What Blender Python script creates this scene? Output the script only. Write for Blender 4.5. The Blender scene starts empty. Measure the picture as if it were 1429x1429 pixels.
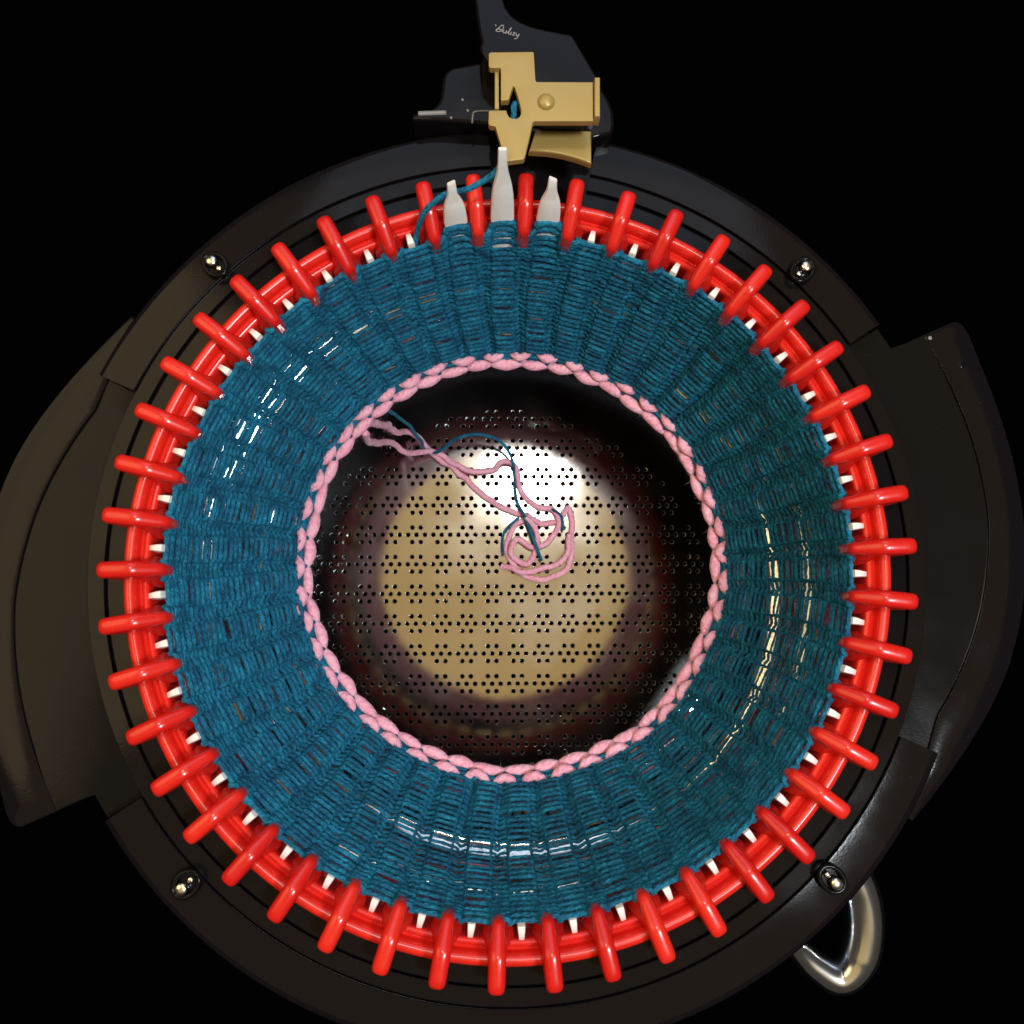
import bpy, bmesh, math, random
import numpy as np
from mathutils import Vector, Matrix
from mathutils.geometry import delaunay_2d_cdt

random.seed(7)
rng = np.random.default_rng(11)
S = 0.001                      # everything below is written in millimetres
PI = math.pi
sc = bpy.context.scene
col = sc.collection

# ---------------------------------------------------------------- camera
cam_d = bpy.data.cameras.new('camera')
cam_d.sensor_fit = 'HORIZONTAL'
cam_d.sensor_width = 36.0
cam_d.lens = 36.0 * 1200.0 / 1429.0
cam_d.clip_start = 0.01
cam_d.clip_end = 50
cam = bpy.data.objects.new('camera', cam_d)
col.objects.link(cam)
cam.matrix_world = (Matrix.Translation(Vector((-7.074, -23.893, 302.26)) * S)
                    @ Matrix.Rotation(0.132355, 4, 'X') @ Matrix.Rotation(-0.023366, 4, 'Y'))
sc.camera = cam

# ---------------------------------------------------------------- world, lamps, exposure
w = bpy.data.worlds.new('World')
sc.world = w
w.use_nodes = True
w.node_tree.nodes['Background'].inputs[0].default_value = (1.0, 0.80, 0.58, 1)
w.node_tree.nodes['Background'].inputs[1].default_value = 0.045


def area(name, loc, target, size, radiance, color, shape='RECTANGLE', size_y=None, spread=180):
    d = bpy.data.lights.new(name, 'AREA')
    d.shape = shape
    d.size = size
    a = size * size
    if shape == 'RECTANGLE':
        d.size_y = size_y or size
        a = size * d.size_y
    elif shape == 'DISK':
        a = PI * size * size / 4
    d.energy = radiance * a * PI
    d.color = color
    d.spread = math.radians(spread)
    o = bpy.data.objects.new(name, d)
    col.objects.link(o)
    o.location = loc
    o.rotation_euler = (Vector(target) - Vector(loc)).to_track_quat('-Z', 'Y').to_euler()
    return o


area('ceiling_lamp', (0.085, 0.235, 1.30), (0, 0, 0), 0.125, 78.0, (1.0, 0.97, 0.90), 'DISK')
area('warm_ceiling_light', (0.0, -0.1, 2.1), (0, 0, 0), 3.2, 0.42, (1.0, 0.66, 0.22))
area('cool_window_light', (0.12, 1.15, 1.25), (0, 0, 0), 1.05, 1.35, (0.62, 0.78, 1.0), size_y=1.1)
area('second_ceiling_lamp', (0.60, -0.36, 1.60), (0, 0, 0), 0.30, 90.0, (0.86, 0.94, 1.0), 'DISK')
area('warm_side_lamp', (-1.05, 0.27, 1.30), (0, 0, 0), 1.3, 2.0, (1.0, 0.74, 0.38), 'DISK')

sc.view_settings.view_transform = 'Standard'
sc.view_settings.look = 'None'
sc.view_settings.exposure = 0.22
sc.view_settings.gamma = 1.0
sc.view_settings.use_curve_mapping = False
sc.render.engine = 'CYCLES'
sc.cycles.use_denoising = True
sc.cycles.max_bounces = 12
sc.cycles.glossy_bounces = 8
sc.cycles.diffuse_bounces = 4
sc.cycles.sample_clamp_indirect = 90.0
sc.cycles.caustics_reflective = True


# ---------------------------------------------------------------- materials
def mat(name, color, rough=0.5, metal=0.0, spec=0.5, sss=0.0, coat=0.0):
    m = bpy.data.materials.new(name)
    m.use_nodes = True
    b = m.node_tree.nodes['Principled BSDF']
    b.inputs['Base Color'].default_value = (*color, 1)
    b.inputs['Roughness'].default_value = rough
    b.inputs['Metallic'].default_value = metal
    b.inputs['Specular IOR Level'].default_value = spec
    if sss:
        b.inputs['Subsurface Weight'].default_value = sss
        b.inputs['Subsurface Radius'].default_value = (0.004, 0.003, 0.003)
        b.inputs['Subsurface Scale'].default_value = 0.6
    if coat:
        b.inputs['Coat Weight'].default_value = coat
        b.inputs['Coat Roughness'].default_value = 0.1
    return m


class NT:
    def __init__(s, m):
        s.t = m.node_tree
        s.b = s.t.nodes['Principled BSDF']

    def n(s, kind, **kw):
        x = s.t.nodes.new(kind)
        for k, v in kw.items():
            if k.startswith('i_'):
                key = k[2:]
                x.inputs[int(key) if key.isdigit() else key.replace('_', ' ')].default_value = v
            else:
                setattr(x, k, v)
        return x

    def l(s, a, b):
        s.t.links.new(a, b)


def ramp(nt, src, stops):
    r = nt.n('ShaderNodeValToRGB')
    e = r.color_ramp.elements
    while len(e) < len(stops):
        e.new(0.5)
    for k, (p, c) in enumerate(stops):
        e[k].position = p
        e[k].color = (*c, 1) if len(c) == 3 else c
    nt.l(src, r.inputs[0])
    return r


def plastic(name, color, rough, spread, scale=60.0, bump=0.05, dust=0.0, sss=0.0, spec=0.5):
    m = mat(name, color, rough, spec=spec, sss=sss)
    nt = NT(m)
    tc = nt.n('ShaderNodeTexCoord')
    no = nt.n('ShaderNodeTexNoise', i_Scale=scale, i_Detail=5.0)
    nt.l(tc.outputs['Object'], no.inputs['Vector'])
    r = ramp(nt, no.outputs[0], [(0.3, (rough - spread,) * 3), (0.75, (rough + spread,) * 3)])
    nt.l(r.outputs[0], nt.b.inputs['Roughness'])
    fine = nt.n('ShaderNodeTexNoise', i_Scale=scale * 22, i_Detail=3.0)
    nt.l(tc.outputs['Object'], fine.inputs['Vector'])
    bp = nt.n('ShaderNodeBump', i_Strength=bump, i_Distance=0.0004)
    nt.l(fine.outputs[0], bp.inputs['Height'])
    nt.l(bp.outputs[0], nt.b.inputs['Normal'])
    if dust:
        vo = nt.n('ShaderNodeTexNoise', i_Scale=1500.0, i_Detail=1.0)
        nt.l(tc.outputs['Object'], vo.inputs['Vector'])
        d = ramp(nt, vo.outputs[0], [(0.74, (0, 0, 0)), (0.82, (dust,) * 3)])
        mx = nt.n('ShaderNodeMix', data_type='RGBA')
        nt.l(d.outputs[0], mx.inputs[0])
        mx.inputs[6].default_value = (*color, 1)
        mx.inputs[7].default_value = (0.28, 0.26, 0.24, 1)
        nt.l(mx.outputs[2], nt.b.inputs['Base Color'])
    return m


M = {}
M['black'] = plastic('black_plastic', (0.0062, 0.0048, 0.0058), 0.10, 0.04, 45, 0.03, 0.10, spec=0.14)
M['panel'] = plastic('black_plastic_dimmed', (0.005, 0.0045, 0.005), 0.13, 0.04, 45, 0.03, 0.06, spec=0.11)  # black plastic with the wing panels' dark reflection put into its colour and gloss
M['red'] = plastic('red_plastic', (0.66, 0.014, 0.009), 0.27, 0.05, 80, 0.03, 0.0, sss=0.12)
nt = NT(M['red'])
oi = nt.n('ShaderNodeObjectInfo')
rv = ramp(nt, oi.outputs['Random'], [(0.0, (0.58, 0.010, 0.008)), (0.5, (0.66, 0.014, 0.009)), (1.0, (0.72, 0.022, 0.012))])
nt.l(rv.outputs[0], nt.b.inputs['Base Color'])
M['white'] = plastic('white_plastic', (0.80, 0.78, 0.75), 0.38, 0.05, 80, 0.03, 0.0, sss=0.1)
M['gold'] = plastic('gold_plastic', (0.385, 0.265, 0.078), 0.38, 0.06, 70, 0.06, 0.0)
M['gold'].node_tree.nodes['Principled BSDF'].inputs['Metallic'].default_value = 0.15
M['screw'] = mat('bright_screw', (0.72, 0.69, 0.62), 0.22, 1.0)
M['chrome'] = mat('polished_steel', (0.74, 0.80, 0.88), 0.20, 1.0)
M['ink'] = mat('printed_lettering', (0.30, 0.28, 0.27), 0.5)
M['grey_detail'] = mat('grey_plastic', (0.20, 0.19, 0.19), 0.35)  # plain grey for the pin, studs and housing ridge


def steel():
    m = mat('brushed_steel', (0.62, 0.61, 0.60), 0.16, 1.0)
    nt = NT(m)
    tc = nt.n('ShaderNodeTexCoord')
    no = nt.n('ShaderNodeTexNoise', i_Scale=26.0, i_Detail=6.0)
    nt.l(tc.outputs['Object'], no.inputs['Vector'])
    r = ramp(nt, no.outputs[0], [(0.3, (0.08,) * 3), (0.72, (0.145,) * 3)])
    nt.l(r.outputs[0], nt.b.inputs['Roughness'])
    mp = nt.n('ShaderNodeMapping')
    mp.inputs['Scale'].default_value = (60, 900, 900)
    nt.l(tc.outputs['Object'], mp.inputs[0])
    st = nt.n('ShaderNodeTexNoise', i_Scale=1.0, i_Detail=4.0)
    nt.l(mp.outputs[0], st.inputs['Vector'])
    bp = nt.n('ShaderNodeBump', i_Strength=0.012, i_Distance=0.0003)
    nt.l(st.outputs[0], bp.inputs['Height'])
    nt.l(bp.outputs[0], nt.b.inputs['Normal'])
    return m


M['steel'] = steel()


def yarn(name, dark, mid, light, rough=0.75):
    """wool-like yarn; UV.x runs along the strand in millimetres, UV.y once around it"""
    m = mat(name, mid, rough, spec=0.25)
    nt = NT(m)
    uv = nt.n('ShaderNodeUVMap')
    sp = nt.n('ShaderNodeSeparateXYZ')
    nt.l(uv.outputs[0], sp.inputs[0])
    # plies: sin(2pi*(3*v + u/4.2))
    a = nt.n('ShaderNodeMath', operation='MULTIPLY', i_1=3.0)
    nt.l(sp.outputs[1], a.inputs[0])
    b = nt.n('ShaderNodeMath', operation='MULTIPLY', i_1=1 / 3.4)
    nt.l(sp.outputs[0], b.inputs[0])
    c = nt.n('ShaderNodeMath', operation='ADD')
    nt.l(a.outputs[0], c.inputs[0])
    nt.l(b.outputs[0], c.inputs[1])
    d = nt.n('ShaderNodeMath', operation='MULTIPLY', i_1=2 * PI)
    nt.l(c.outputs[0], d.inputs[0])
    s = nt.n('ShaderNodeMath', operation='SINE')
    nt.l(d.outputs[0], s.inputs[0])
    mp = nt.n('ShaderNodeMapping')
    mp.inputs['Scale'].default_value = (0.55, 7.0, 1)
    mp.inputs['Rotation'].default_value = (0, 0, 0.5)
    nt.l(uv.outputs[0], mp.inputs[0])
    fib = nt.n('ShaderNodeTexNoise', i_Scale=1.6, i_Detail=4.0)
    nt.l(mp.outputs[0], fib.inputs['Vector'])
    tc = nt.n('ShaderNodeTexCoord')
    big = nt.n('ShaderNodeTexNoise', i_Scale=160.0, i_Detail=3.0)
    nt.l(tc.outputs['Object'], big.inputs['Vector'])
    h = nt.n('ShaderNodeMath', operation='MULTIPLY_ADD', i_1=0.22, i_2=0.0)
    nt.l(s.outputs[0], h.inputs[0])
    h2 = nt.n('ShaderNodeMath', operation='ADD')
    nt.l(h.outputs[0], h2.inputs[0])
    nt.l(fib.outputs[0], h2.inputs[1])
    mixn = nt.n('ShaderNodeMath', operation='MULTIPLY_ADD', i_1=0.55)
    nt.l(fib.outputs[0], mixn.inputs[0])
    m2 = nt.n('ShaderNodeMath', operation='MULTIPLY', i_1=0.45)
    nt.l(big.outputs[0], m2.inputs[0])
    nt.l(m2.outputs[0], mixn.inputs[2])
    r = ramp(nt, mixn.outputs[0], [(0.34, dark), (0.5, mid), (0.66, light)])
    nt.l(r.outputs[0], nt.b.inputs['Base Color'])
    bp = nt.n('ShaderNodeBump', i_Strength=0.75, i_Distance=0.0006)
    nt.l(h2.outputs[0], bp.inputs['Height'])
    nt.l(bp.outputs[0], nt.b.inputs['Normal'])
    nt.b.inputs['Sheen Weight'].default_value = 0.25
    nt.b.inputs['Sheen Roughness'].default_value = 0.4
    nt.b.inputs['Sheen Tint'].default_value = (*light, 1)
    return m


M['teal'] = yarn('teal_yarn', (0.004, 0.040, 0.095), (0.006, 0.114, 0.208), (0.013, 0.245, 0.405))
M['pink'] = yarn('pink_yarn', (0.80, 0.30, 0.42), (0.90, 0.42, 0.54), (0.95, 0.54, 0.64))
for b_, r_ in ((M['pink'], (0.0035, 0.0016, 0.0018)), (M['teal'], (0.0006, 0.0012, 0.0016))):
    q_ = b_.node_tree.nodes['Principled BSDF']
    q_.inputs['Subsurface Weight'].default_value = 0.45 if b_ is M['pink'] else 0.0
    q_.inputs['Subsurface Radius'].default_value = r_
    q_.inputs['Subsurface Scale'].default_value = 1.0
M['table'] = mat('matt_black_surface', (0.0006, 0.0006, 0.0006), 1.0, spec=0.0)


# ---------------------------------------------------------------- builders
def link(name, me, m=None, parent=None):
    o = bpy.data.objects.new(name, me)
    col.objects.link(o)
    if m is not None and me is not None and not me.materials:
        me.materials.append(m)
    if parent is not None:
        o.parent = parent
    return o


def thing(name, label, cat, loc=(0, 0, 0), rot=(0, 0, 0)):
    o = bpy.data.objects.new(name, None)
    o.empty_display_size = 0.02
    col.objects.link(o)
    o.location = Vector(loc) * S
    o.rotation_euler = rot
    o['label'] = label
    o['category'] = cat
    return o


def pydata(name, verts, faces, smooth=True, angle=None):
    me = bpy.data.meshes.new(name)
    me.from_pydata((np.asarray(verts, float) * S).tolist(), [], [tuple(int(i) for i in f) for f in faces])
    me.validate()
    if smooth:
        me.polygons.foreach_set('use_smooth', [True] * len(me.polygons))
    if angle:
        me.set_sharp_from_angle(angle=math.radians(angle))
    me.update()
    return me


def tube(name, pts, rad, ns=8, closed=False, ref=None, flat=1.0, caps=True):
    """tube along pts (mm); ref: per-point direction used as first frame axis; UVs in mm / turn"""
    P = np.asarray(pts, float)
    n = len(P)
    rad = np.broadcast_to(np.asarray(rad, float), (n,))
    if closed:
        T = np.roll(P, -1, 0) - np.roll(P, 1, 0)
    else:
        T = np.gradient(P, axis=0)
    T /= np.linalg.norm(T, axis=1)[:, None] + 1e-12
    if ref is None:
        A = np.zeros_like(P)
        v = np.array([0, 0, 1.0]) if abs(T[0][2]) < 0.9 else np.array([1.0, 0, 0])
        for i in range(n):
            v = v - T[i] * (v @ T[i])
            v = v / (np.linalg.norm(v) + 1e-12)
            A[i] = v
    else:
        A = np.asarray(ref, float)
        A = A - T * np.sum(A * T, 1)[:, None]
        A /= np.linalg.norm(A, axis=1)[:, None] + 1e-12
    B = np.cross(T, A)
    th = np.arange(ns) * 2 * PI / ns
    V = (P[:, None, :] + rad[:, None, None] * (np.cos(th)[None, :, None] * A[:, None, :]
         + flat * np.sin(th)[None, :, None] * B[:, None, :])).reshape(-1, 3)
    m_ = n if closed else n - 1
    i = np.repeat(np.arange(m_), ns)
    j = np.tile(np.arange(ns), m_)
    i2 = (i + 1) % n
    j2 = (j + 1) % ns
    F = np.stack([i * ns + j, i2 * ns + j, i2 * ns + j2, i * ns + j2], 1)
    nf = len(F)
    me = bpy.data.meshes.new(name)
    me.vertices.add(len(V))
    me.vertices.foreach_set('co', (V * S).astype(np.float32).ravel())
    capf = 0
    loops = F.ravel()
    starts = np.arange(nf) * 4
    if caps and not closed:
        loops = np.concatenate([loops, np.arange(ns)[::-1], (n - 1) * ns + np.arange(ns)])
        starts = np.concatenate([starts, [nf * 4, nf * 4 + ns]])
        capf = 2
    me.loops.add(len(loops))
    me.loops.foreach_set('vertex_index', loops.astype(np.int32))
    me.polygons.add(nf + capf)
    me.polygons.foreach_set('loop_start', starts.astype(np.int32))
    me.polygons.foreach_set('use_smooth', np.ones(nf + capf, bool))
    seg = np.linalg.norm(np.diff(P, axis=0), axis=1)
    L = np.concatenate([[0], np.cumsum(seg)])
    Lend = np.concatenate([L, [L[-1] + np.linalg.norm(P[0] - P[-1])]])
    uv = me.uv_layers.new(name='UVMap')
    U = np.zeros((len(loops), 2), np.float32)
    q = np.arange(nf)
    U[q * 4 + 0] = np.stack([Lend[i], j / ns], 1)
    U[q * 4 + 1] = np.stack([Lend[i + 1], j / ns], 1)
    U[q * 4 + 2] = np.stack([Lend[i + 1], (j + 1) / ns], 1)
    U[q * 4 + 3] = np.stack([Lend[i], (j + 1) / ns], 1)
    uv.data.foreach_set('uv', U.ravel())
    me.update()
    me.validate()
    return me


def spline(pts, step=0.8):
    """Catmull-Rom through pts, resampled about every step mm"""
    P = np.asarray(pts, float)
    Q = np.vstack([2 * P[0] - P[1], P, 2 * P[-1] - P[-2]])
    out = []
    for k in range(1, len(Q) - 2):
        p0, p1, p2, p3 = Q[k - 1], Q[k], Q[k + 1], Q[k + 2]
        m_ = max(2, int(np.linalg.norm(p2 - p1) / step))
        for t in np.linspace(0, 1, m_, endpoint=False):
            out.append(0.5 * ((2 * p1) + (-p0 + p2) * t + (2 * p0 - 5 * p1 + 4 * p2 - p3) * t * t
                              + (-p0 + 3 * p1 - 3 * p2 + p3) * t ** 3))
    out.append(P[-1])
    return np.array(out)


def lathe(name, prof, a0=0.0, a1=360.0, steps=184, angle=35):
    """revolve a (r, z) polyline about Z; an open sweep is capped when the profile is closed"""
    full = abs(a1 - a0) >= 359.9
    n = steps
    ang = np.radians(np.linspace(a0, a1, n, endpoint=not full))
    k = len(prof)
    V = [(r * math.cos(a), r * math.sin(a), z) for a in ang for r, z in prof]
    F = []
    for i in range(n if full else n - 1):
        i2 = (i + 1) % n
        for j in range(k - 1):
            F.append((i * k + j, i2 * k + j, i2 * k + j + 1, i * k + j + 1))
    if not full:
        F.append(tuple(range(k)))
        F.append(tuple((n - 1) * k + j for j in reversed(range(k))))
    me = pydata(name, V, F, True, angle)
    return fixn(me)


def fixn(me):
    bm = bmesh.new()
    bm.from_mesh(me)
    bmesh.ops.recalc_face_normals(bm, faces=bm.faces)
    bm.to_mesh(me)
    bm.free()
    return me


def slab(name, poly, z0, z1, bevel=0.6, segs=2, zfun=None):
    """extruded outline with bevelled edges; triangulated through a constrained Delaunay so notches work"""
    pts = [Vector((x, y)) for x, y in poly]
    n = len(pts)
    bm = bmesh.new()
    top = [bm.verts.new((p.x * S, p.y * S, z1 * S)) for p in pts]
    bot = [bm.verts.new((p.x * S, p.y * S, z0 * S)) for p in pts]
    ft = bm.faces.new(top)
    bm.faces.new(list(reversed(bot)))
    for i in range(n):
        j = (i + 1) % n
        bm.faces.new((top[i], bot[i], bot[j], top[j]))
    bmesh.ops.recalc_face_normals(bm, faces=bm.faces)
    if bevel:
        ed = [e for e in ft.edges]
        bmesh.ops.bevel(bm, geom=ed, offset=bevel * S, segments=segs, profile=0.6, affect='EDGES', clamp_overlap=True)
    bmesh.ops.triangulate(bm, faces=[f for f in bm.faces if len(f.verts) > 4])
    me = bpy.data.meshes.new(name)
    bm.to_mesh(me)
    bm.free()
    me.polygons.foreach_set('use_smooth', [True] * len(me.polygons))
    me.set_sharp_from_angle(angle=math.radians(40))
    return me


def dome(name, c, r, h, rings=6, n=24, skirt=1.5):
    V = []
    F = []
    for i in range(rings):
        a = (PI / 2) * i / rings
        V += [(c[0] + r * math.cos(a) * math.cos(2 * PI * k / n), c[1] + r * math.cos(a) * math.sin(2 * PI * k / n),
               c[2] + h * math.sin(a)) for k in range(n)]
    V += [(c[0] + r * math.cos(2 * PI * k / n), c[1] + r * math.sin(2 * PI * k / n), c[2] - skirt) for k in range(n)]
    V.append((c[0], c[1], c[2] + h))
    for i in range(rings - 1):
        for k in range(n):
            F.append((i * n + k, i * n + (k + 1) % n, (i + 1) * n + (k + 1) % n, (i + 1) * n + k))
    for k in range(n):
        F.append(((rings - 1) * n + k, (rings - 1) * n + (k + 1) % n, len(V) - 1))
        F.append((rings * n + k, rings * n + (k + 1) % n, (k + 1) % n, k))
    return pydata(name, V, F)


def pol(r, deg):
    return (r * math.cos(math.radians(deg)), r * math.sin(math.radians(deg)))


# ---------------------------------------------------------------- black surface under everything
tb = pydata('table_surface', [(-1500, -1500, -226), (1500, -1500, -226), (1500, 1500, -226), (-1500, 1500, -226)], [(0, 1, 2, 3)])
o = link('table_surface', tb, M['table'])
o['kind'] = 'structure'
o['label'] = 'black surface under the colander'

# ---------------------------------------------------------------- steel colander
TILT = math.radians(2.0)
FZ = -216.0
cola = thing('steel_colander', 'perforated stainless steel colander under the knitting machine, with a bent tube handle', 'colander',
             (8, 1, FZ + 1 * math.tan(math.radians(2.0))), (TILT, 0, 0))

R_FLOOR = 145.5
CX, CY = 8.0, 1.0                              # the colander stands a little off the machine's axis
HR = 1.18                                     # hole radius


def perforated_floor():
    pitch = 5.07
    cl = pitch * 3
    rowp = 17.75
    holes = []
    for j in range(-10, 10):
        y = -4.4 - CY + j * rowp
        for i in range(-11, 12):
            x = 8.3 - CX + i * cl
            for dx, dy in ((-1, 0), (0, 0), (1, 0), (-.5, .866), (.5, .866), (-.5, -.866), (.5, -.866)):
                hx, hy = x + dx * pitch, y + dy * pitch
                if math.hypot(hx + CX, hy + CY + 20) < 127.5:
                    holes.append((hx, hy))
    nh = 10
    verts = []
    faces_in = []
    nb = 184
    verts += [Vector((R_FLOOR * math.cos(2 * PI * k / nb), R_FLOOR * math.sin(2 * PI * k / nb))) for k in range(nb)]
    faces_in.append(list(range(nb)))
    for hx, hy in holes:
        b0 = len(verts)
        verts += [Vector((hx + 1.55 * math.cos(2 * PI * k / nh), hy + 1.55 * math.sin(2 * PI * k / nh))) for k in range(nh)]
        faces_in.append([b0 + k for k in range(nh)])
    vo, eo, fo, ov, oe, of = delaunay_2d_cdt(verts, [], faces_in, 1, 1e-5)
    V = [(v.x, v.y, 0.0) for v in vo]
    hid = set()
    F = []
    for f, src in zip(fo, of):
        if any(s_ != 0 for s_ in src):
            continue                            # inside a hole
        F.append(tuple(f))
    # punched lips and walls
    for hx, hy in holes:
        base = len(V)
        for rr, zz in ((1.55, 0.0), (1.34, -0.14), (HR, -0.32), (HR - .03, -1.1)):
            V += [(hx + rr * math.cos(2 * PI * k / nh), hy + rr * math.sin(2 * PI * k / nh), zz) for k in range(nh)]
        for q in range(3):
            for k in range(nh):
                k2 = (k + 1) % nh
                F.append((base + q * nh + k, base + q * nh + k2, base + (q + 1) * nh + k2, base + (q + 1) * nh + k))
    me = pydata('floor', V, F, True)
    bm = bmesh.new()
    bm.from_mesh(me)
    bmesh.ops.remove_doubles(bm, verts=bm.verts, dist=1e-7)
    for f in bm.faces:
        if f.normal.z < 0:
            f.normal_flip()
    bm.to_mesh(me)
    bm.free()
    me.set_sharp_from_angle(angle=math.radians(16))
    return me


link('perforated_floor', perforated_floor(), M['steel'], cola)
wall_prof = [(R_FLOOR - .02 + 20 * math.sin(t), 20 * (1 - math.cos(t))) for t in np.radians(np.arange(0, 78, 5))]
wall_prof += [(165.3, 40), (165.7, 75), (166.2, 110), (166.6, 143)]
inner = wall_prof + [(167.3, 143.4), (167.6, 142)] + [(r + 1.1, z - .6) for r, z in reversed(wall_prof[1:])] + [(R_FLOOR, -1.1)]
link('bowl_wall', lathe('bowl_wall', inner, steps=200, angle=60), M['steel'], cola)
rim = [(168.0 + 2.6 * math.cos(t), 144.0 + 2.6 * math.sin(t)) for t in np.linspace(0, 2 * PI, 17)]
link('rolled_rim', lathe('rolled_rim', rim, steps=200, angle=60), M['chrome'], cola)
foot = [(106, -1.2), (106, -7), (107.5, -7), (107.5, -1.2)]
link('foot_ring', lathe('foot_ring', foot + [foot[0]], steps=128), M['steel'], cola)
hp = spline([(x - CX, y - CY, z) for x, y, z in [(119, -124, 140), (130, -119, 139), (146, -123, 134), (153.5, -134, 132), (156, -150, 130), (153, -165, 128), (145, -172.5, 127),
             (135, -167.5, 128), (127, -160, 130), (117, -151, 135), (107, -143, 139), (100, -139, 141)]], 1.5)
L_ = np.linspace(0, 1, len(hp))
hr = np.interp(L_, [0, .3, .5, .62, .78, 1], [8.2, 8.2, 8.4, 7.0, 4.8, 4.4])
link('handle', tube('handle', hp, hr, 20), M['chrome'], cola)


def floor_z(y):
    return FZ + math.tan(TILT) * y


# ---------------------------------------------------------------- knitting machine
kmach = thing('knitting_machine', 'black circular knitting machine with a ring of red pegs and white needles', 'knitting machine', (0, 0, -66))
ORI = Vector((0, 0, 66)) * S


def part(name, me, m, parent=None):
    o = link(name, me, m, parent or kmach)
    if parent is None:
        o.location = ORI
    return o


NP = 46
PITCH = 360.0 / NP
PH0 = 103.363

# base ring: shell with a raised cover that is cut away under the yarn carriage
base_prof = [(131.5, -68), (131.5, -30), (141, -30), (141, -19.5), (147.0, -19.0), (166.5, -19.0), (169.5, -22), (172, -60), (171, -68), (131.5, -68)]
part('base_ring', lathe('base_ring', base_prof, steps=230), M['black'])
cover = [(147.7, -20), (147.7, -13.3), (147.9, -13.1), (153.7, -13.3), (153.85, -13.2), (154.0, -12.2), (154.2, -12.0),
         (166.2, -11.9), (167.2, -12.0), (168.3, -12.5), (169.1, -13.4), (169.5, -14.8), (169.8, -21.5), (160, -21.5)]
k_ = cover.index((154.2, -12.0)) - 1
band = cover[:k_ - 1] + [(153.85, -13.45), (153.85, -21.4)]
part('inner_band', lathe('inner_band', band + [band[0]], 92.8, 78.3 + 360, steps=220, angle=32), M['black'])
outer = [(153.95, -21.5)] + cover[k_:-1]
for a0, a1 in ((32.6, 78.3), (92.8, 155.6), (212.6, 335.6)):
    part('ring_cover', lathe('ring_cover', outer + [outer[0]], a0, a1, steps=int(a1 - a0) + 8, angle=32), M['black'])
inner_strip = [(140.5, -22), (140.5, -14.2), (140.7, -14.0), (147.2, -14.6), (147.4, -14.8), (147.4, -22)]
part('inner_rim', lathe('inner_rim', inner_strip + [inner_strip[0]], steps=220), M['black'])


# side wings (one either side, the same shape turned half a circle)
def wing(turn):
    out = [(28.9, 171), (28.85, 175.6), (28.4, 196.2), (28.1, 198.0), (27.4, 199.1), (26.2, 199.2), (21.2, 197.4), (14.7, 196.4), (9.2, 195.7), (3.5, 194.8),
           (-1.3, 193.7), (-7, 191.2), (-12, 188.4), (-16.9, 184.6), (-22.4, 179.9), (-26, 177.0), (-29.7, 174.4), (-33, 172.4)]
    arc = [(28.6, 183.2), (20.6, 183.0), (13.4, 182.7), (5.6, 181.6), (1.2, 180.0), (-5.2, 176.8), (-9.4, 174.2), (-15.4, 169.9), (-20, 166.4)]
    o_pts = [pol(154.0, 32.45 + turn), pol(169.3, 32.4 + turn), pol(169.5, 29.2 + turn)] + [pol(r, a + turn) for a, r in out[1:]]
    inner_a = [pol(168.0, -33 + turn), pol(168, -24.5 + turn)] + [pol(154.0, a + turn) for a in np.linspace(-24.3, 31.5, 26)]
    plate = o_pts + inner_a
    me = slab('wing', plate, -60, -26.5, 0.8)
    for vtx in me.vertices:
        if vtx.co.z > -.0275:
            vtx.co.z = min(-18.4 + (math.hypot(vtx.co.x, vtx.co.y) / S - 154) * .10, -16.5) * S
    p = part('side_wing', me, M['panel'])
    # raised outer shelf of the wing
    oz = [(a, r) for a, r, _ in spline([(a * 3, r, 0) for a, r in out[6:]], 1.0)]
    oz = out[2:6] + [(a / 3, r) for a, r in oz]
    ar = arc
    fine = [(a / 3, r, 0) for a, r, _ in spline([(a * 3, r, 0) for a, r in ar], 1.0)]
    shelf = [pol(r - .15, a + turn) for a, r in [(28.4, 184.5)] + oz] + [pol(168.0, -33 + turn), pol(167.5, -27 + turn)] + \
            [pol(r, a + turn) for a, r, _ in fine[::-1]]
    me2 = slab('shelf', shelf, -30, -16.2, .45, 2)
    s = link('shelf', me2, M['black'], p)
    return p


wing(0.0)
lw = wing(180.0)

# red peg ring
rp = [(131.0, -58), (131.0, -13.0), (131.15, -12.2), (131.6, -11.6), (132.3, -11.3), (133.0, -11.5), (133.5, -12.1), (133.8, -13.2), (134.4, -13.8), (135.0, -13.2), (135.2, -11.6), (135.6, -10.4),
      (136.3, -9.6), (137.3, -9.2), (138.3, -9.3), (139.2, -9.9), (139.8, -10.9), (140.0, -12.2), (140.2, -29.5), (131.0, -58)]
part('peg_ring', lathe('peg_ring', rp, steps=230, angle=35), M['red'])
lip = [(127.6, -52), (127.6, -35.5), (124.2, -34.5), (123.6, -33.8), (124.0, -33.0), (127.8, -29.5), (128.4, -25.6), (130.0, -25.0), (130.9, -25.2), (130.9, -52), (127.6, -52)]  # unseen inner ledge added to stop light showing through behind the needles
part('needle_bed', lathe('needle_bed', lip, steps=230, angle=35), M['red'])


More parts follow.
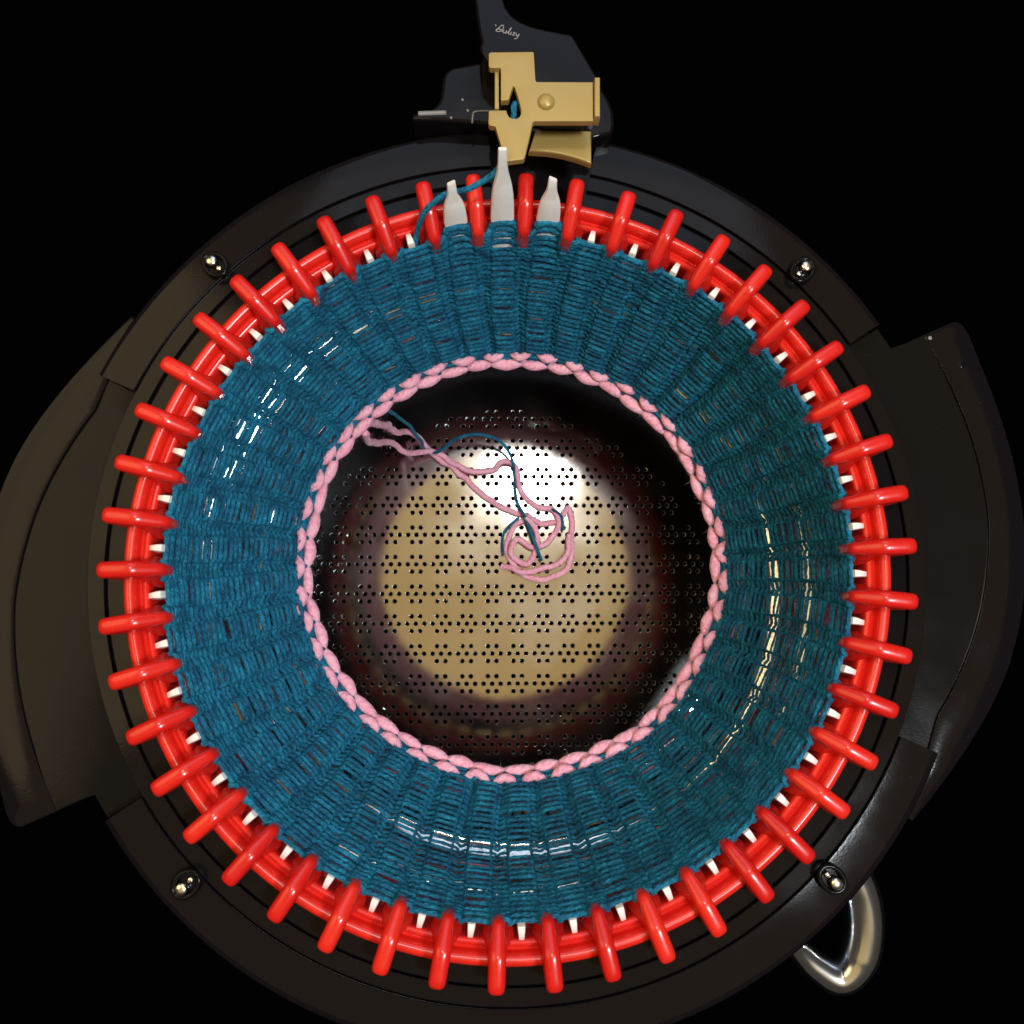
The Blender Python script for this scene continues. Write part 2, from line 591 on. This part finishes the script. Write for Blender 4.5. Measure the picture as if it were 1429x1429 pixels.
def peg_mesh():
    st = [  # r, ridge z, half width, underside z, flare half width
        (122.9, -7.4, 0.76, -17, 1.00), (123.2, -5.9, 1.40, -19, 1.80), (124, -4.9, 1.89, -21, 2.80), (125.6, -3.9, 2.16, -24, 4.00), (127.5, -2.7, 2.43, -26, 5.20),
        (129.5, -1.5, 2.65, -26, 6.00), (131, -0.6, 2.81, -26, 6.00), (132.2, 0.1, 2.92, -24, 4.80), (133.4, 0.45, 2.97, -20, 3.40), (135, 0.6, 2.97, -18, 3.03),
        (138, 0.5, 2.97, -17, 3.03), (140.2, 0.4, 2.97, -16, 3.03), (142, 0.3, 2.97, -12.5, 3.03), (143.4, 0.1, 2.92, -9, 2.97), (144.5, -0.35, 2.70, -7.8, 2.75),
        (145.2, -1.1, 2.16, -6.9, 2.20), (145.5, -2.1, 1.30, -5.8, 1.32)]
    V = []
    F = []
    for r, zt, w_, zb, wf in st:
        h = zt - zb
        d = min(1.0, w_ / 2.9)
        prof = [(0, zt), (.38 * w_, zt - .12 * d), (.72 * w_, zt - .55 * d), (.95 * w_, zt - 1.4 * d), (w_, zt - 2.6 * d), (w_ * 1.02 + (wf - w_) * .28, zt - .34 * h),
                (w_ + (wf - w_) * .85, zt - .5 * h), (wf, zb), ]
        ring = prof + [(-a, b) for a, b in reversed(prof[1:])]
        V += [(r, a, b) for a, b in ring]
    k = 15
    for i in range(len(st) - 1):
        for j in range(k):
            j2 = (j + 1) % k
            F.append((i * k + j, i * k + j2, (i + 1) * k + j2, (i + 1) * k + j))
    F.append(tuple(range(k)))
    F.append(tuple((len(st) - 1) * k + j for j in reversed(range(k))))
    return fixn(pydata('peg', V, F, True, 60))


pm = peg_mesh()
for k in range(NP):
    o = part('peg', pm, M['red'])
    o.rotation_euler = (random.uniform(-.012, .012), 0, math.radians(PH0 + k * PITCH + random.uniform(-.12, .12)))


def strip(name, path, width, thick):
    """flat bent bar: path of (r, z), widths along it, used for needles"""
    P = np.array([(r, 0, z) for r, z in path], float)
    T = np.gradient(P, axis=0)
    T /= np.linalg.norm(T, axis=1)[:, None]
    N = np.stack([-T[:, 2], T[:, 1] * 0, T[:, 0]], 1)
    V = []
    F = []
    w_ = np.broadcast_to(width, (len(P),))
    t_ = np.broadcast_to(thick, (len(P),))
    sec = [(-1, -.4), (-.8, -1), (.8, -1), (1, -.4), (1, .4), (.8, 1), (-.8, 1), (-1, .4)]
    for i in range(len(P)):
        for a, b in sec:
            q = P[i] + np.array([0, a * w_[i] / 2, 0]) + N[i] * b * t_[i] / 2
            V.append(tuple(q))
    k = 8
    for i in range(len(P) - 1):
        for j in range(k):
            j2 = (j + 1) % k
            F.append((i * k + j, i * k + j2, (i + 1) * k + j2, (i + 1) * k + j))
    F.append(tuple(range(k)))
    F.append(tuple((len(P) - 1) * k + j for j in reversed(range(k))))
    return fixn(pydata(name, V, F, True, 50))


low_needle = strip('needle', [(131.2, -30), (131.2, -14.5), (130.9, -11.9), (130.0, -9.6), (128.6, -8.8), (127.4, -8.2), (126.4, -8.2), (125.8, -9.4), (125.8, -14)],
                   [2.0, 2.0, 2.0, 2.1, 2.3, 2.6, 2.8, 2.8, 2.6], [1.5, 1.5, 1.6, 1.7, 1.8, 1.8, 1.7, 1.5, 1.2])


slot_shade_me = dome('needle_slot_shade', (132.5, 0, -11.3), .6, .3, 4, 12, .4)  # black dome stands for the shade inside the slot behind each needle


def tall_needle(h, slant):
    t = np.array([-.5, -.06, 0.0, .18, .36, .5, .6, .68, .8, .97, 1.0])
    wd = np.array([8.6, 8.6, 8.8, 8.6, 8.0, 6.8, 5.4, 4.3, 3.5, 3.2, 2.9])
    path = [(129.6 + 10.4 * q * h / 28, -5 + (h + 1) * q) for q in t]
    me = strip('needle', path, wd, [2.2] * 3 + [2.6, 2.8, 2.8, 2.7, 2.6, 2.4, 2.1, 1.6])
    for v in me.vertices:                     # obliquely cut tip
        if v.co.z > (-5 + (h + 1) * .9) * S:
            v.co.z += slant * v.co.y
    return me


for k in range(NP):
    a = PH0 + (k + .5) * PITCH
    ang = ((a + 180) % 360) - 180
    if 80 < ang < 103:
        h, sl = (28, 0.0) if 88 < ang < 95 else ((17, .55) if ang < 88 else (16, -.55))
        me = tall_needle(h, sl)
    else:
        me = low_needle
    o = part('needle', me, M['white'])
    o.rotation_euler = (0, 0, math.radians(a + random.uniform(-.25, .25)))
    if me is low_needle:
        o.location = ORI + Vector((0, 0, random.uniform(-1.9, -.6) * S))
        link('needle_slot_shade', slot_shade_me, M['panel'], o)

# screws in moulded bosses
for a in (44.8, 134.9, 224.8, 315.0):
    x, y = pol(160.3, a)
    u = Vector(pol(1, a))
    ts = Vector((-u.y, u.x))
    ring = []
    for t in np.linspace(0, 2 * PI, 33)[:-1]:
        p = Vector((x, y)) - u * 2.2 + u * (4.9 * math.cos(t)) + ts * (3.9 * math.sin(t))
        ring.append((p.x, p.y, -10.0))
    b = part('screw_boss', tube('screw_boss', ring, 0.85, 10, closed=True), M['panel'])
    s = link('screw', dome('screw', (x, y, -9.9), 2.2, 1.0), M['screw'], b)
    n2 = (x - u.x * 4.2, y - u.y * 4.2, -10.0)
    link('rivet', dome('rivet', n2, 1.1, .55, 5, 16), M['screw'], b)

# small catch at the edge of the base
part('catch', slab('catch', [pol(168, 33.5), pol(174.5, 33.8), pol(176, 35.2), pol(174.8, 36.8), pol(168, 37.2)], -34, -24, 1.2, 3), M['black'])
for r, a in ((184.8, 28.0), (190.8, 23.5)):
    x, y = pol(r, a)
    part('wing_stud', dome('wing_stud', (x, y, -16.3), 0.85 if a > 25 else 1.5, .35, 4, 16), M['grey_detail'] if a > 25 else M['panel'])

# carriage housing, crank arm, gold yarn guide
housing = [(-35.6, 159.6), (-33.5, 163.5), (-30.8, 166.8), (-27.2, 170.6), (-26.2, 173.5), (-25.6, 180.5), (-24.4, 183.6), (-22.0, 185.4), (-15.6, 186.8), (-8.8, 188.5),
           (4.7, 188.9), (34.0, 178.8), (37.4, 172.5), (38.6, 168), (38.9, 160.5), (37.6, 156.6), (36.0, 160.2), (8.6, 161.0), (-3.0, 163.0), (-12, 168.6), (-30, 164.2)]
housing = [(-36.8, 166.6), (-33.5, 167.0), (-30.8, 167.4), (-27.2, 170.8), (-26.2, 173.6), (-25.6, 180.5), (-24.4, 183.6), (-22.0, 185.4), (-15.6, 186.8), (-8.8, 188.5),
           (4.7, 188.9), (34.0, 178.8), (37.4, 172.5), (38.6, 169), (39.2, 163.5), (38.2, 159.5), (30.5, 157.2), (8, 158.6), (-4, 162.0), (-14, 163.0), (-25.5, 163.8), (-36.5, 164.0)]
HF = 1.022


def hsc(p):
    return (p[0] * HF, (p[1] + 24) * HF - 24) + tuple(p[2:])


hs = part('carriage_housing', slab('carriage_housing', [hsc(p) for p in housing], -58, -4.5, 1.6, 3), M['black'])
link('hinge_pin', tube('hinge_pin', spline([hsc((-34.5, 166.6, -5.0)), hsc((-24.0, 167.1, -5.0))], 1), 1.1, 10), M['grey_detail'], hs)
link('ridge', tube('ridge', spline([hsc(q) for q in [(-14.3, 162.8, -4.4), (-14.2, 164.6, -4.4), (-14.0, 166.4, -4.4), (-12.8, 167.6, -4.4), (-4.5, 167.9, -4.4)]], .8), .35, 8), M['grey_detail'], hs)
for x, y in (hsc((-18.0, 172.3)), hsc((-16.0, 168.0)), hsc((-22.2, 165.0))):
    link('stud', dome('stud', (x, y, -4.5), .55, .4, 4, 12), M['grey_detail'], hs)
lever = [(-16.5, 232), (-14.1, 213.1), (-12.0, 195.6), (-10.9, 190.3), (-11.6, 187.8), (-10.6, 185.6), (-8.8, 182.5), (4.4, 172), (28.0, 168.6), (32.6, 169.6), (33.2, 172.0), (31.4, 177.5),
         (22.9, 193.4), (21.6, 193.9), (12.5, 195.7), (7.5, 197.0), (3.6, 198.7), (.2, 201.2), (-2.0, 204.6), (-2.9, 208), (-3.0, 232)]
ca = part('crank_arm', slab('crank_arm', lever, -14, 10.0, 1.0, 3), M['black'])

# handwritten-style name on the crank arm, light grey print
sx, sy, sz = -6.0, 194.6, 10.25
SC = 1.0
strokes = [
    [(-.5, 2.6), (-.1, 2.3), (-.3, 1.9)],
    [(.2, .2), (.8, 1.2), (1.6, 2.6), (2.2, 3.2), (2.7, 2.6), (2.5, 1.2), (1.6, .3), (.6, .2), (.4, .9), (1.6, 1.3), (2.6, .9), (3.0, .3)],
    [(3.1, 1.5), (3.1, .5), (3.6, .2), (4.1, .9), (4.2, 1.5), (4.2, .4), (4.5, .2)],
    [(4.6, .4), (5.4, 2.2), (5.6, 3.0), (5.2, 2.4), (5.1, .6), (5.4, .2), (5.8, .5)],
    [(6.0, 1.4), (5.95, .4), (6.3, .2)], [(6.6, 1.4), (7.4, 1.4), (6.7, .3), (7.6, .3)],
    [(7.9, 1.4), (8.0, .5), (8.6, .4), (9.0, 1.4), (8.8, .2), (8.3, -.9), (7.7, -.8)],
]
th = math.radians(-15)
for st in strokes:
    q = [(sx + SC * (a * math.cos(th) - b * math.sin(th)), sy + SC * (a * math.sin(th) + b * math.cos(th)), sz - .18) for a, b in st]
    link('lettering', tube('lettering', spline(q, .25), .17, 6), M['ink'], ca)

guide = [(-7.6, 179.0), (7.5, 179.4), (7.9, 179.0), (8.4, 168.4), (8.9, 167.8), (29.0, 168.0), (28.8, 153.0), (7.8, 152.8), (7.3, 152.2), (6.2, 146.9), (4.4, 139.0), (3.9, 138.4), (-1.8, 137.6), (-2.3, 138.0), (-5.8, 150.4), (-6.3, 150.8), (-7.6, 150.9),
         (-8.3, 151.6), (-8.2, 156.3), (-7.8, 156.7), (-2.0, 156.8), (-1.6, 155.3), (-0.9, 154.2), (0.1, 153.7), (0.9, 153.6), (1.9, 153.8), (2.7, 154.4), (3.2, 155.6), (3.3, 156.6), (2.9, 159.0), (2.2, 161.6), (1.3, 164.8), (0.9, 165.9), (0.6, 166.1), (0.3, 165.7),
         (-.4, 163.3), (-1.2, 160.7), (-3.7, 160.5), (-3.9, 160.8), (-3.9, 172.6), (-4.2, 173.0), (-7.6, 173.0), (-8.2, 173.6), (-8.2, 178.4)]
yg = part('yarn_guide', slab('yarn_guide', guide, 17.2, 20.0, .45, 2), M['gold'])
link('clip_bar', slab('clip_bar', [(-6.1, 175.4), (-4.5, 175.4), (-4.5, 158.9), (-6.1, 158.9)], 15.2, 17.6, .4), M['gold'], yg)
link('end_flange', slab('end_flange', [(29.2, 168.6), (31.2, 168.6), (31.0, 153.6), (29.0, 153.6)], 16.5, 22.0, .6), M['gold'], yg)
link('rivet', dome('rivet', (12.1, 160.1, 20.0), 3.1, 1.9, 8, 28, .5), M['gold'], yg)
link('mounting_post', slab('mounting_post', [(11, 166.5), (27, 166.5), (27, 159), (11, 159)], 1.5, 17.1, .3), M['black'], yg)
plate = [(9.2, 159.5), (30.0, 159.3), (29.9, 146.1), (27.3, 147.2), (24.8, 148.1), (21.9, 149.0), (18.8, 149.8), (15.8, 150.3), (12.9, 150.7), (6.6, 151.0)]
gp = part('guide_plate', slab('guide_plate', plate, 0.5, 4.0, .7, 3), M['gold'])

# ---------------------------------------------------------------- the knitted tube
knit = thing('knitted_tube', 'teal knitted tube with a pink cast-on edge hanging inside the red peg ring', 'knitting', (0, 0, -90))
KOR = Vector((0, 0, 90)) * S


def kpart(name, me, m, label=None):
    o = link(name, me, m, knit)
    o.location = KOR
    if label:
        o['label'] = label
    return o


NR = 28
SEG = 30
nA = NP * SEG
u_all = (np.arange(nA) % SEG) / SEG          # 0 at a peg, 0.5 at a needle
ang = np.radians(PH0 + np.arange(nA) * (PITCH / SEG))
wale = np.arange(nA) // SEG


def sstep(a, b, x):
    t = np.clip((x - a) / (b - a), 0, 1)
    return t * t * (3 - 2 * t)


wide = sstep(.15, .25, u_all) * (1 - sstep(.75, .85, u_all))    # 1 across the wide needle loop, 0 at the narrow part by the peg
leg = np.exp(-((u_all - .20) / .05) ** 2) + np.exp(-((u_all - .80) / .05) ** 2)
back = .055 * np.sin(4 * PI * (u_all - .5)) + .035 * np.sin(2 * PI * (u_all - .5))   # loops swell sideways so that their feet close up
ang_k = ang + np.radians(PITCH) * back

mid_deg = (PH0 + (wale + .5) * PITCH + 180) % 360 - 180
groove = rng.uniform(.5, 1.25, NP)
raised = ((mid_deg > 80) & (mid_deg < 103)).astype(float)

# slow lumps of the cloth
lump = [(rng.uniform(0, 2 * PI), rng.integers(2, 9), rng.uniform(.2, .7), rng.uniform(0, 2 * PI)) for _ in range(10)]


def surface(v, a):
    """point of the cloth at height v (0 top, 1 cast-on edge) and angle a, with its outward normal"""
    v = np.asarray(v, float)
    vv = np.clip(v, -.1, 1.2)
    r = 126.0 - 29.6 * np.sign(vv) * np.abs(vv) ** .92 + 2.6 * np.sin(PI * np.clip(vv, 0, 1))
    z = -9.5 - 80.5 * np.sign(vv) * np.abs(vv) ** 1.08
    for ph, kf, amp, pz in lump:
        r = r + amp * np.sin(kf * a + ph) * np.sin(PI * np.clip(vv, 0, 1) * .9 + .3 * np.sin(pz + a))
    cx = 2.4 * vv
    cy = 6.2 * vv
    return cx, cy, r, z


def row_points(i, lift=1.5, wob=1.0, out=0.0):
    """one course of stitches: wide loops at the needles, narrow sinker loops at the pegs, legs behind"""
    pitch = 1.0 / NR
    per_w = rng.normal(0, .105, NP) * wob
    big = rng.random(NP) < .20
    per_w[big] += rng.choice([-1, 1], big.sum()) * rng.uniform(.16, .34, big.sum())
    per_n = rng.normal(0, .11, NP) * wob
    tiltw = rng.normal(0, .10, NP) * wob
    v = (i + .5) * pitch
    dv = wide * (per_w[wale] + tiltw[wale] * (u_all - .5) * 2 + .10 * np.cos((u_all - .5) * 2 * PI)) + (1 - wide) * (per_n[wale] - lift)
    scal = math.exp(-i / 4.0)
    v_ = v + pitch * dv + scal * .050 * (1 - wide)
    cx, cy, r, z = surface(v_, ang)
    t = np.clip(v, 0, 1)
    ud = np.minimum(u_all, 1 - u_all)
    pleat = (1 - wide) * (.1 + .3 * t) + np.exp(-(ud / .10) ** 2) * (.25 + 2.2 * t) * groove[wale]
    r = r + pleat + leg * 1.4 + out + rng.normal(0, .06, nA) - scal * 1.4 * (1 - wide)
    r = r - .35 * wide * np.cos((u_all - .5) * PI) - .3 * (1 - wide) * np.cos(u_all * 2 * PI)
    up = raised * math.exp(-i / 5.0) * np.sin(PI * u_all) ** 2     # loops lifted on the three raised needles
    r = r + 3.6 * up
    z = z + 4.5 * up
    ak = ang_k + np.radians(PITCH) * (rng.normal(0, .012, NP)[wale] * np.sin(PI * u_all) + .05 * np.sin(5 * t + 1.5 * np.sin(ang * 3)))
    P = np.stack([cx + r * np.cos(ak), cy + r * np.sin(ak), z], 1)
    return P


nrm = np.stack([np.cos(ang), np.sin(ang), np.zeros(nA)], 1)
ROWS = []
for i in range(NR + 1):
    P = row_points(i)
    ROWS.append(P)
    vi = (i + .5) / NR
    deg = np.degrees(np.arctan2(np.sin(ang), np.cos(ang)))

    def patch(d0, dw, v0, vw):
        dd = (deg - d0 + 180) % 360 - 180
        return np.exp(-(dd / dw) ** 2 - ((vi - v0) / vw) ** 2)
    # the cloth is pulled more open in a few places
    loose = 1.1 * patch(-16, 28, .50, .22) + 1.1 * patch(-96, 26, .48, .18) + .5 * patch(151, 8, .62, .13)
    rad = (1.01 - .50 * np.clip(loose, 0, 1.05)) + .10 * np.sin(np.arange(nA) * .37 + i * 1.7) * rng.uniform(.3, 1) + rng.normal(0, .06, nA) - .10 * leg + rng.normal(0, .07, NP)[wale] * wide + .65 * raised * math.exp(-i / 5.0) * np.sin(PI * u_all) ** 2
    kpart('yarn_row', tube('yarn_row', P, rad, 9, closed=True, ref=nrm), M['teal'])

# loose fibres that soften the yarn


def fuzz(name, base, refs, count, length, width, m, tang=0.75):
    idx = rng.integers(0, len(base), count)
    p = base[idx] - refs[idx] * 1.0
    T = np.stack([-refs[idx][:, 1], refs[idx][:, 0], np.zeros(count)], 1)
    d = T * rng.choice([-1, 1], count)[:, None] * tang + rng.normal(0, .42, (count, 3)) - refs[idx] * .18
    d /= np.linalg.norm(d, axis=1)[:, None]
    ln = length * rng.uniform(.4, 1.3, count)[:, None]
    bend = rng.normal(0, .3, (count, 3)) * ln
    p = p + rng.normal(0, .45, (count, 3))
    q = p + d * ln * .5 + bend * .3
    e = p + d * ln + bend
    sd = np.cross(d, rng.normal(0, 1, (count, 3)))
    sd /= np.linalg.norm(sd, axis=1)[:, None]
    sd = sd * width / 2
    V = np.stack([p - sd, p + sd, q - sd * .9, q + sd * .9, e], 1).reshape(-1, 3)
    b = np.arange(count) * 5
    F = np.concatenate([np.stack([b, b + 1, b + 3, b + 2], 1)]).tolist() + np.stack([b + 2, b + 3, b + 4], 1).tolist()
    me = bpy.data.meshes.new(name)
    me.from_pydata((V * S).tolist(), [], F)
    me.uv_layers.new(name='UVMap')
    o = kpart(name, me, m)
    o['kind'] = 'stuff'
    return o


fuzz('yarn_fuzz', np.concatenate(ROWS), np.tile(nrm, (len(ROWS), 1)), 60000, 3.0, .13, M['teal'])

# cast-on edge: an inner chain of pink beads, an outer broken row, teal showing between
v2 = 1.0 + .3 / NR


def edge_row(v, r_off, bead, amp_r, back, z_off, rad0, phase):
    uu = (u_all + phase + np.interp(np.arange(nA), np.linspace(0, nA, NP + 1), np.append(rng.normal(0, .07, NP), 0))) % 1.0
    fat = np.interp(np.arange(nA), np.linspace(0, nA, NP + 1), np.append(rng.normal(1, .07, NP), 1))
    bulge = np.clip(np.sin(PI * uu), 0, 1) ** .8
    j1 = np.interp(np.arange(nA), np.linspace(0, nA, NP * 2 + 1), np.append(rng.normal(0, .65, NP * 2), 0))
    cx, cy, r, z = surface(np.full(nA, v), ang)
    r = r + r_off - amp_r * bulge + back * (1 - bulge) + j1 * .6
    z = z + z_off + j1 * .5 + .5 * bulge
    P = np.stack([cx + r * np.cos(ang), cy + r * np.sin(ang), z], 1)
    rd = rad0 * fat * (1 - bead + bead * bulge) + rng.normal(0, .03, nA)
    return P, rd


P, rd = edge_row(1.0 + .9 / NR, -1.3, .38, .9, 0.3, 0.0, 2.65, 0.0)
kpart('cast_on_row', tube('cast_on_row', P, rd, 12, closed=True, ref=nrm), M['pink'], 'pink chain of stitches along the lower edge')
fuzz('yarn_fuzz', P, nrm, 3500, 2.4, .10, M['pink'])
P, rd = edge_row(1.0 - .35 / NR, -.6, .55, .6, 4.2, 0.4, 2.15, 0.5)
kpart('cast_on_row', tube('cast_on_row', P, rd, 12, closed=True, ref=nrm), M['pink'], 'broken pink row just above the lower edge')
P, rd = edge_row(1.0 + .25 / NR, .9, .15, .3, .6, 0, 1.25, 0.25)
kpart('yarn_row', tube('yarn_row', P, rd, 9, closed=True, ref=nrm), M['teal'])
# the edge curls outwards: more pink rows on the far side of the cloth
for dr, dz in ((3.0, -2.2), (6.6, -2.0), (10.0, .2), (12.4, 3.6)):
    P, rd = edge_row(1.0 + .6 / NR, dr, .25, .5, .5, dz, 1.9, rng.uniform(0, 1))
    kpart('cast_on_row', tube('cast_on_row', P, rd, 10, closed=True, ref=nrm), M['pink'])
# teal loops that cross the broken pink row
for k in range(NP):
    a = math.radians(PH0 + k * PITCH)
    pts = []
    for v, dr in ((.965, .6), (.985, -1.6), (1.0, -2.0), (1.015, -1.3), (1.035, .8)):
        cx, cy, r, z = surface(np.array([v]), np.array([a + .012 * (v - 1) * 20]))
        pts.append((float(cx[0] + (r[0] + dr) * math.cos(a)), float(cy[0] + (r[0] + dr) * math.sin(a)), float(z[0]) + .3))
    kpart('yarn_loop', tube('yarn_loop', spline(pts, .7), 1.05, 8), M['teal'])

# loose tails lying in the colander


def on_floor(pts):
    out = []
    for x, y, z in pts:
        dz = z + 213.0
        out.append((x, y, floor_z(y) + 1.9 + max(dz, 0)) if z < -185 else (x, y, z))
    return out


def jitter(P, a):
    n = len(P)
    k = max(3, n // 5)
    for ax in range(3):
        P[:, ax] += np.interp(np.arange(n), np.linspace(0, n, k), rng.normal(0, a * 1.4 if ax < 2 else a * .5, k))
    ker = np.ones(3) / 3
    Q = P.copy()
    for ax in range(3):
        Q[1:-1, ax] = np.convolve(P[:, ax], ker, 'valid')
    return Q


tailA = [(-65.6, 70.2, -93), (-63.2, 77.2, -120), (-61.5, 86.3, -180), (-55.9, 90.3, -200), (-48.6, 85.7, -206), (-42.4, 79.1, -210), (-27.3, 68.6, -213), (-5.5, 50.2, -213),
         (13.9, 41.4, -213), (31.3, 37.9, -213), (40.1, 46.9, -213), (41.1, 24.9, -213), (37.4, 9.8, -213), (22.3, 4.2, -213), (8.2, 9.8, -213), (1.8, 22.8, -213), (5.3, 33.6, -213), (16.1, 43.2, -211)]
kpart('yarn_tail', tube('yarn_tail', jitter(spline(on_floor(tailA), 1.0), .4), 1.75, 10), M['pink'], 'loose pink yarn end curled on the colander floor')
tailB = [(-67.6, 66.5, -93), (-68.0, 69.5, -130), (-64.9, 80.1, -180), (-56.1, 77.3, -195), (-48.3, 79.0, -203), (-40.1, 80.0, -208), (-22.9, 69.9, -210), (-7.7, 69.5, -213), (-1.2, 74.5, -209),
         (6.6, 72.5, -210), (11.0, 55.4, -213), (19.6, 48.4, -213), (29.2, 45.8, -212), (33.4, 37.9, -211), (29.9, 29.2, -211), (18.2, 22.7, -210), (8.1, 28.0, -209), (5.1, 18.1, -209),
         (13.6, 13.8, -209), (19.2, 21.1, -209), (19.2, 32.9, -208), (13.7, 40.7, -207)]
kpart('yarn_tail', tube('yarn_tail', jitter(spline(on_floor(tailB), 1.0), .4), 1.7, 10), M['pink'], 'second loose pink yarn end looped on the colander floor')
tailC = [(-1.3, 12.0, -213), (13.6, 8.6, -209), (28.7, 11.6, -210), (38.0, 19.7, -210), (38.8, 31.6, -210)]
kpart('yarn_tail', tube('yarn_tail', jitter(spline(on_floor(tailC), 1.0), .35), 1.7, 10), M['pink'])
teal = [(-56.4, 77.1, -93), (-56.6, 85.6, -140), (-53.7, 90.2, -188), (-47.8, 84.0, -206), (-40.8, 79.6, -206), (-28.8, 84.9, -196), (-17.3, 87.5, -192), (-3.5, 85.0, -196), (4.8, 76.0, -205),
        (6.7, 64.3, -212), (8.2, 50.5, -209), (14.9, 35.0, -206), (19.9, 22.0, -205), (22.5, 14.9, -207)]
kpart('yarn_tail', tube('yarn_tail', jitter(spline(on_floor(teal), 1.0), .2), .95, 8), M['teal'], 'thin teal yarn end arching over the colander floor')
for tt in ([(9.1, 40.9, -209), (0.9, 33.0, -209), (-0.9, 26, -209), (-0.6, 18.3, -209)], [(28.9, 46.1, -210), (34.6, 41.5, -209), (35.6, 33.0, -209)]):
    kpart('yarn_tail', tube('yarn_tail', spline(on_floor(tt), .8), .8, 8), M['teal'])

tp = np.concatenate([spline(on_floor(q), 1.0) for q in (tailA, tailB, tailC)])
rf = rng.normal(0, 1, (len(tp), 3))
rf /= np.linalg.norm(rf, axis=1)[:, None]
fuzz('yarn_fuzz', tp, rf * 1.3, 2600, 2.4, .10, M['pink'], .4)

# working strand running from the needles up to the yarn guide
work = [(-36.5, 121.5, -11), (-34.0, 126.0, -3.0), (-30.6, 128.6, 3.0), (-23.9, 132.6, 6.0), (-15.2, 133.3, 9), (-6.2, 137.4, 12.5), (-2.2, 144.2, 13.2), (-0.4, 150.8, 13.6), (.6, 156.6, 14.5), (.9, 160.5, 17.5), (2.2, 163, 14.0), (5, 168, 12.0)]
kpart('working_yarn', tube('working_yarn', spline(work, .8), 1.1, 9), M['teal'], 'dark teal strand running up to the gold yarn guide')
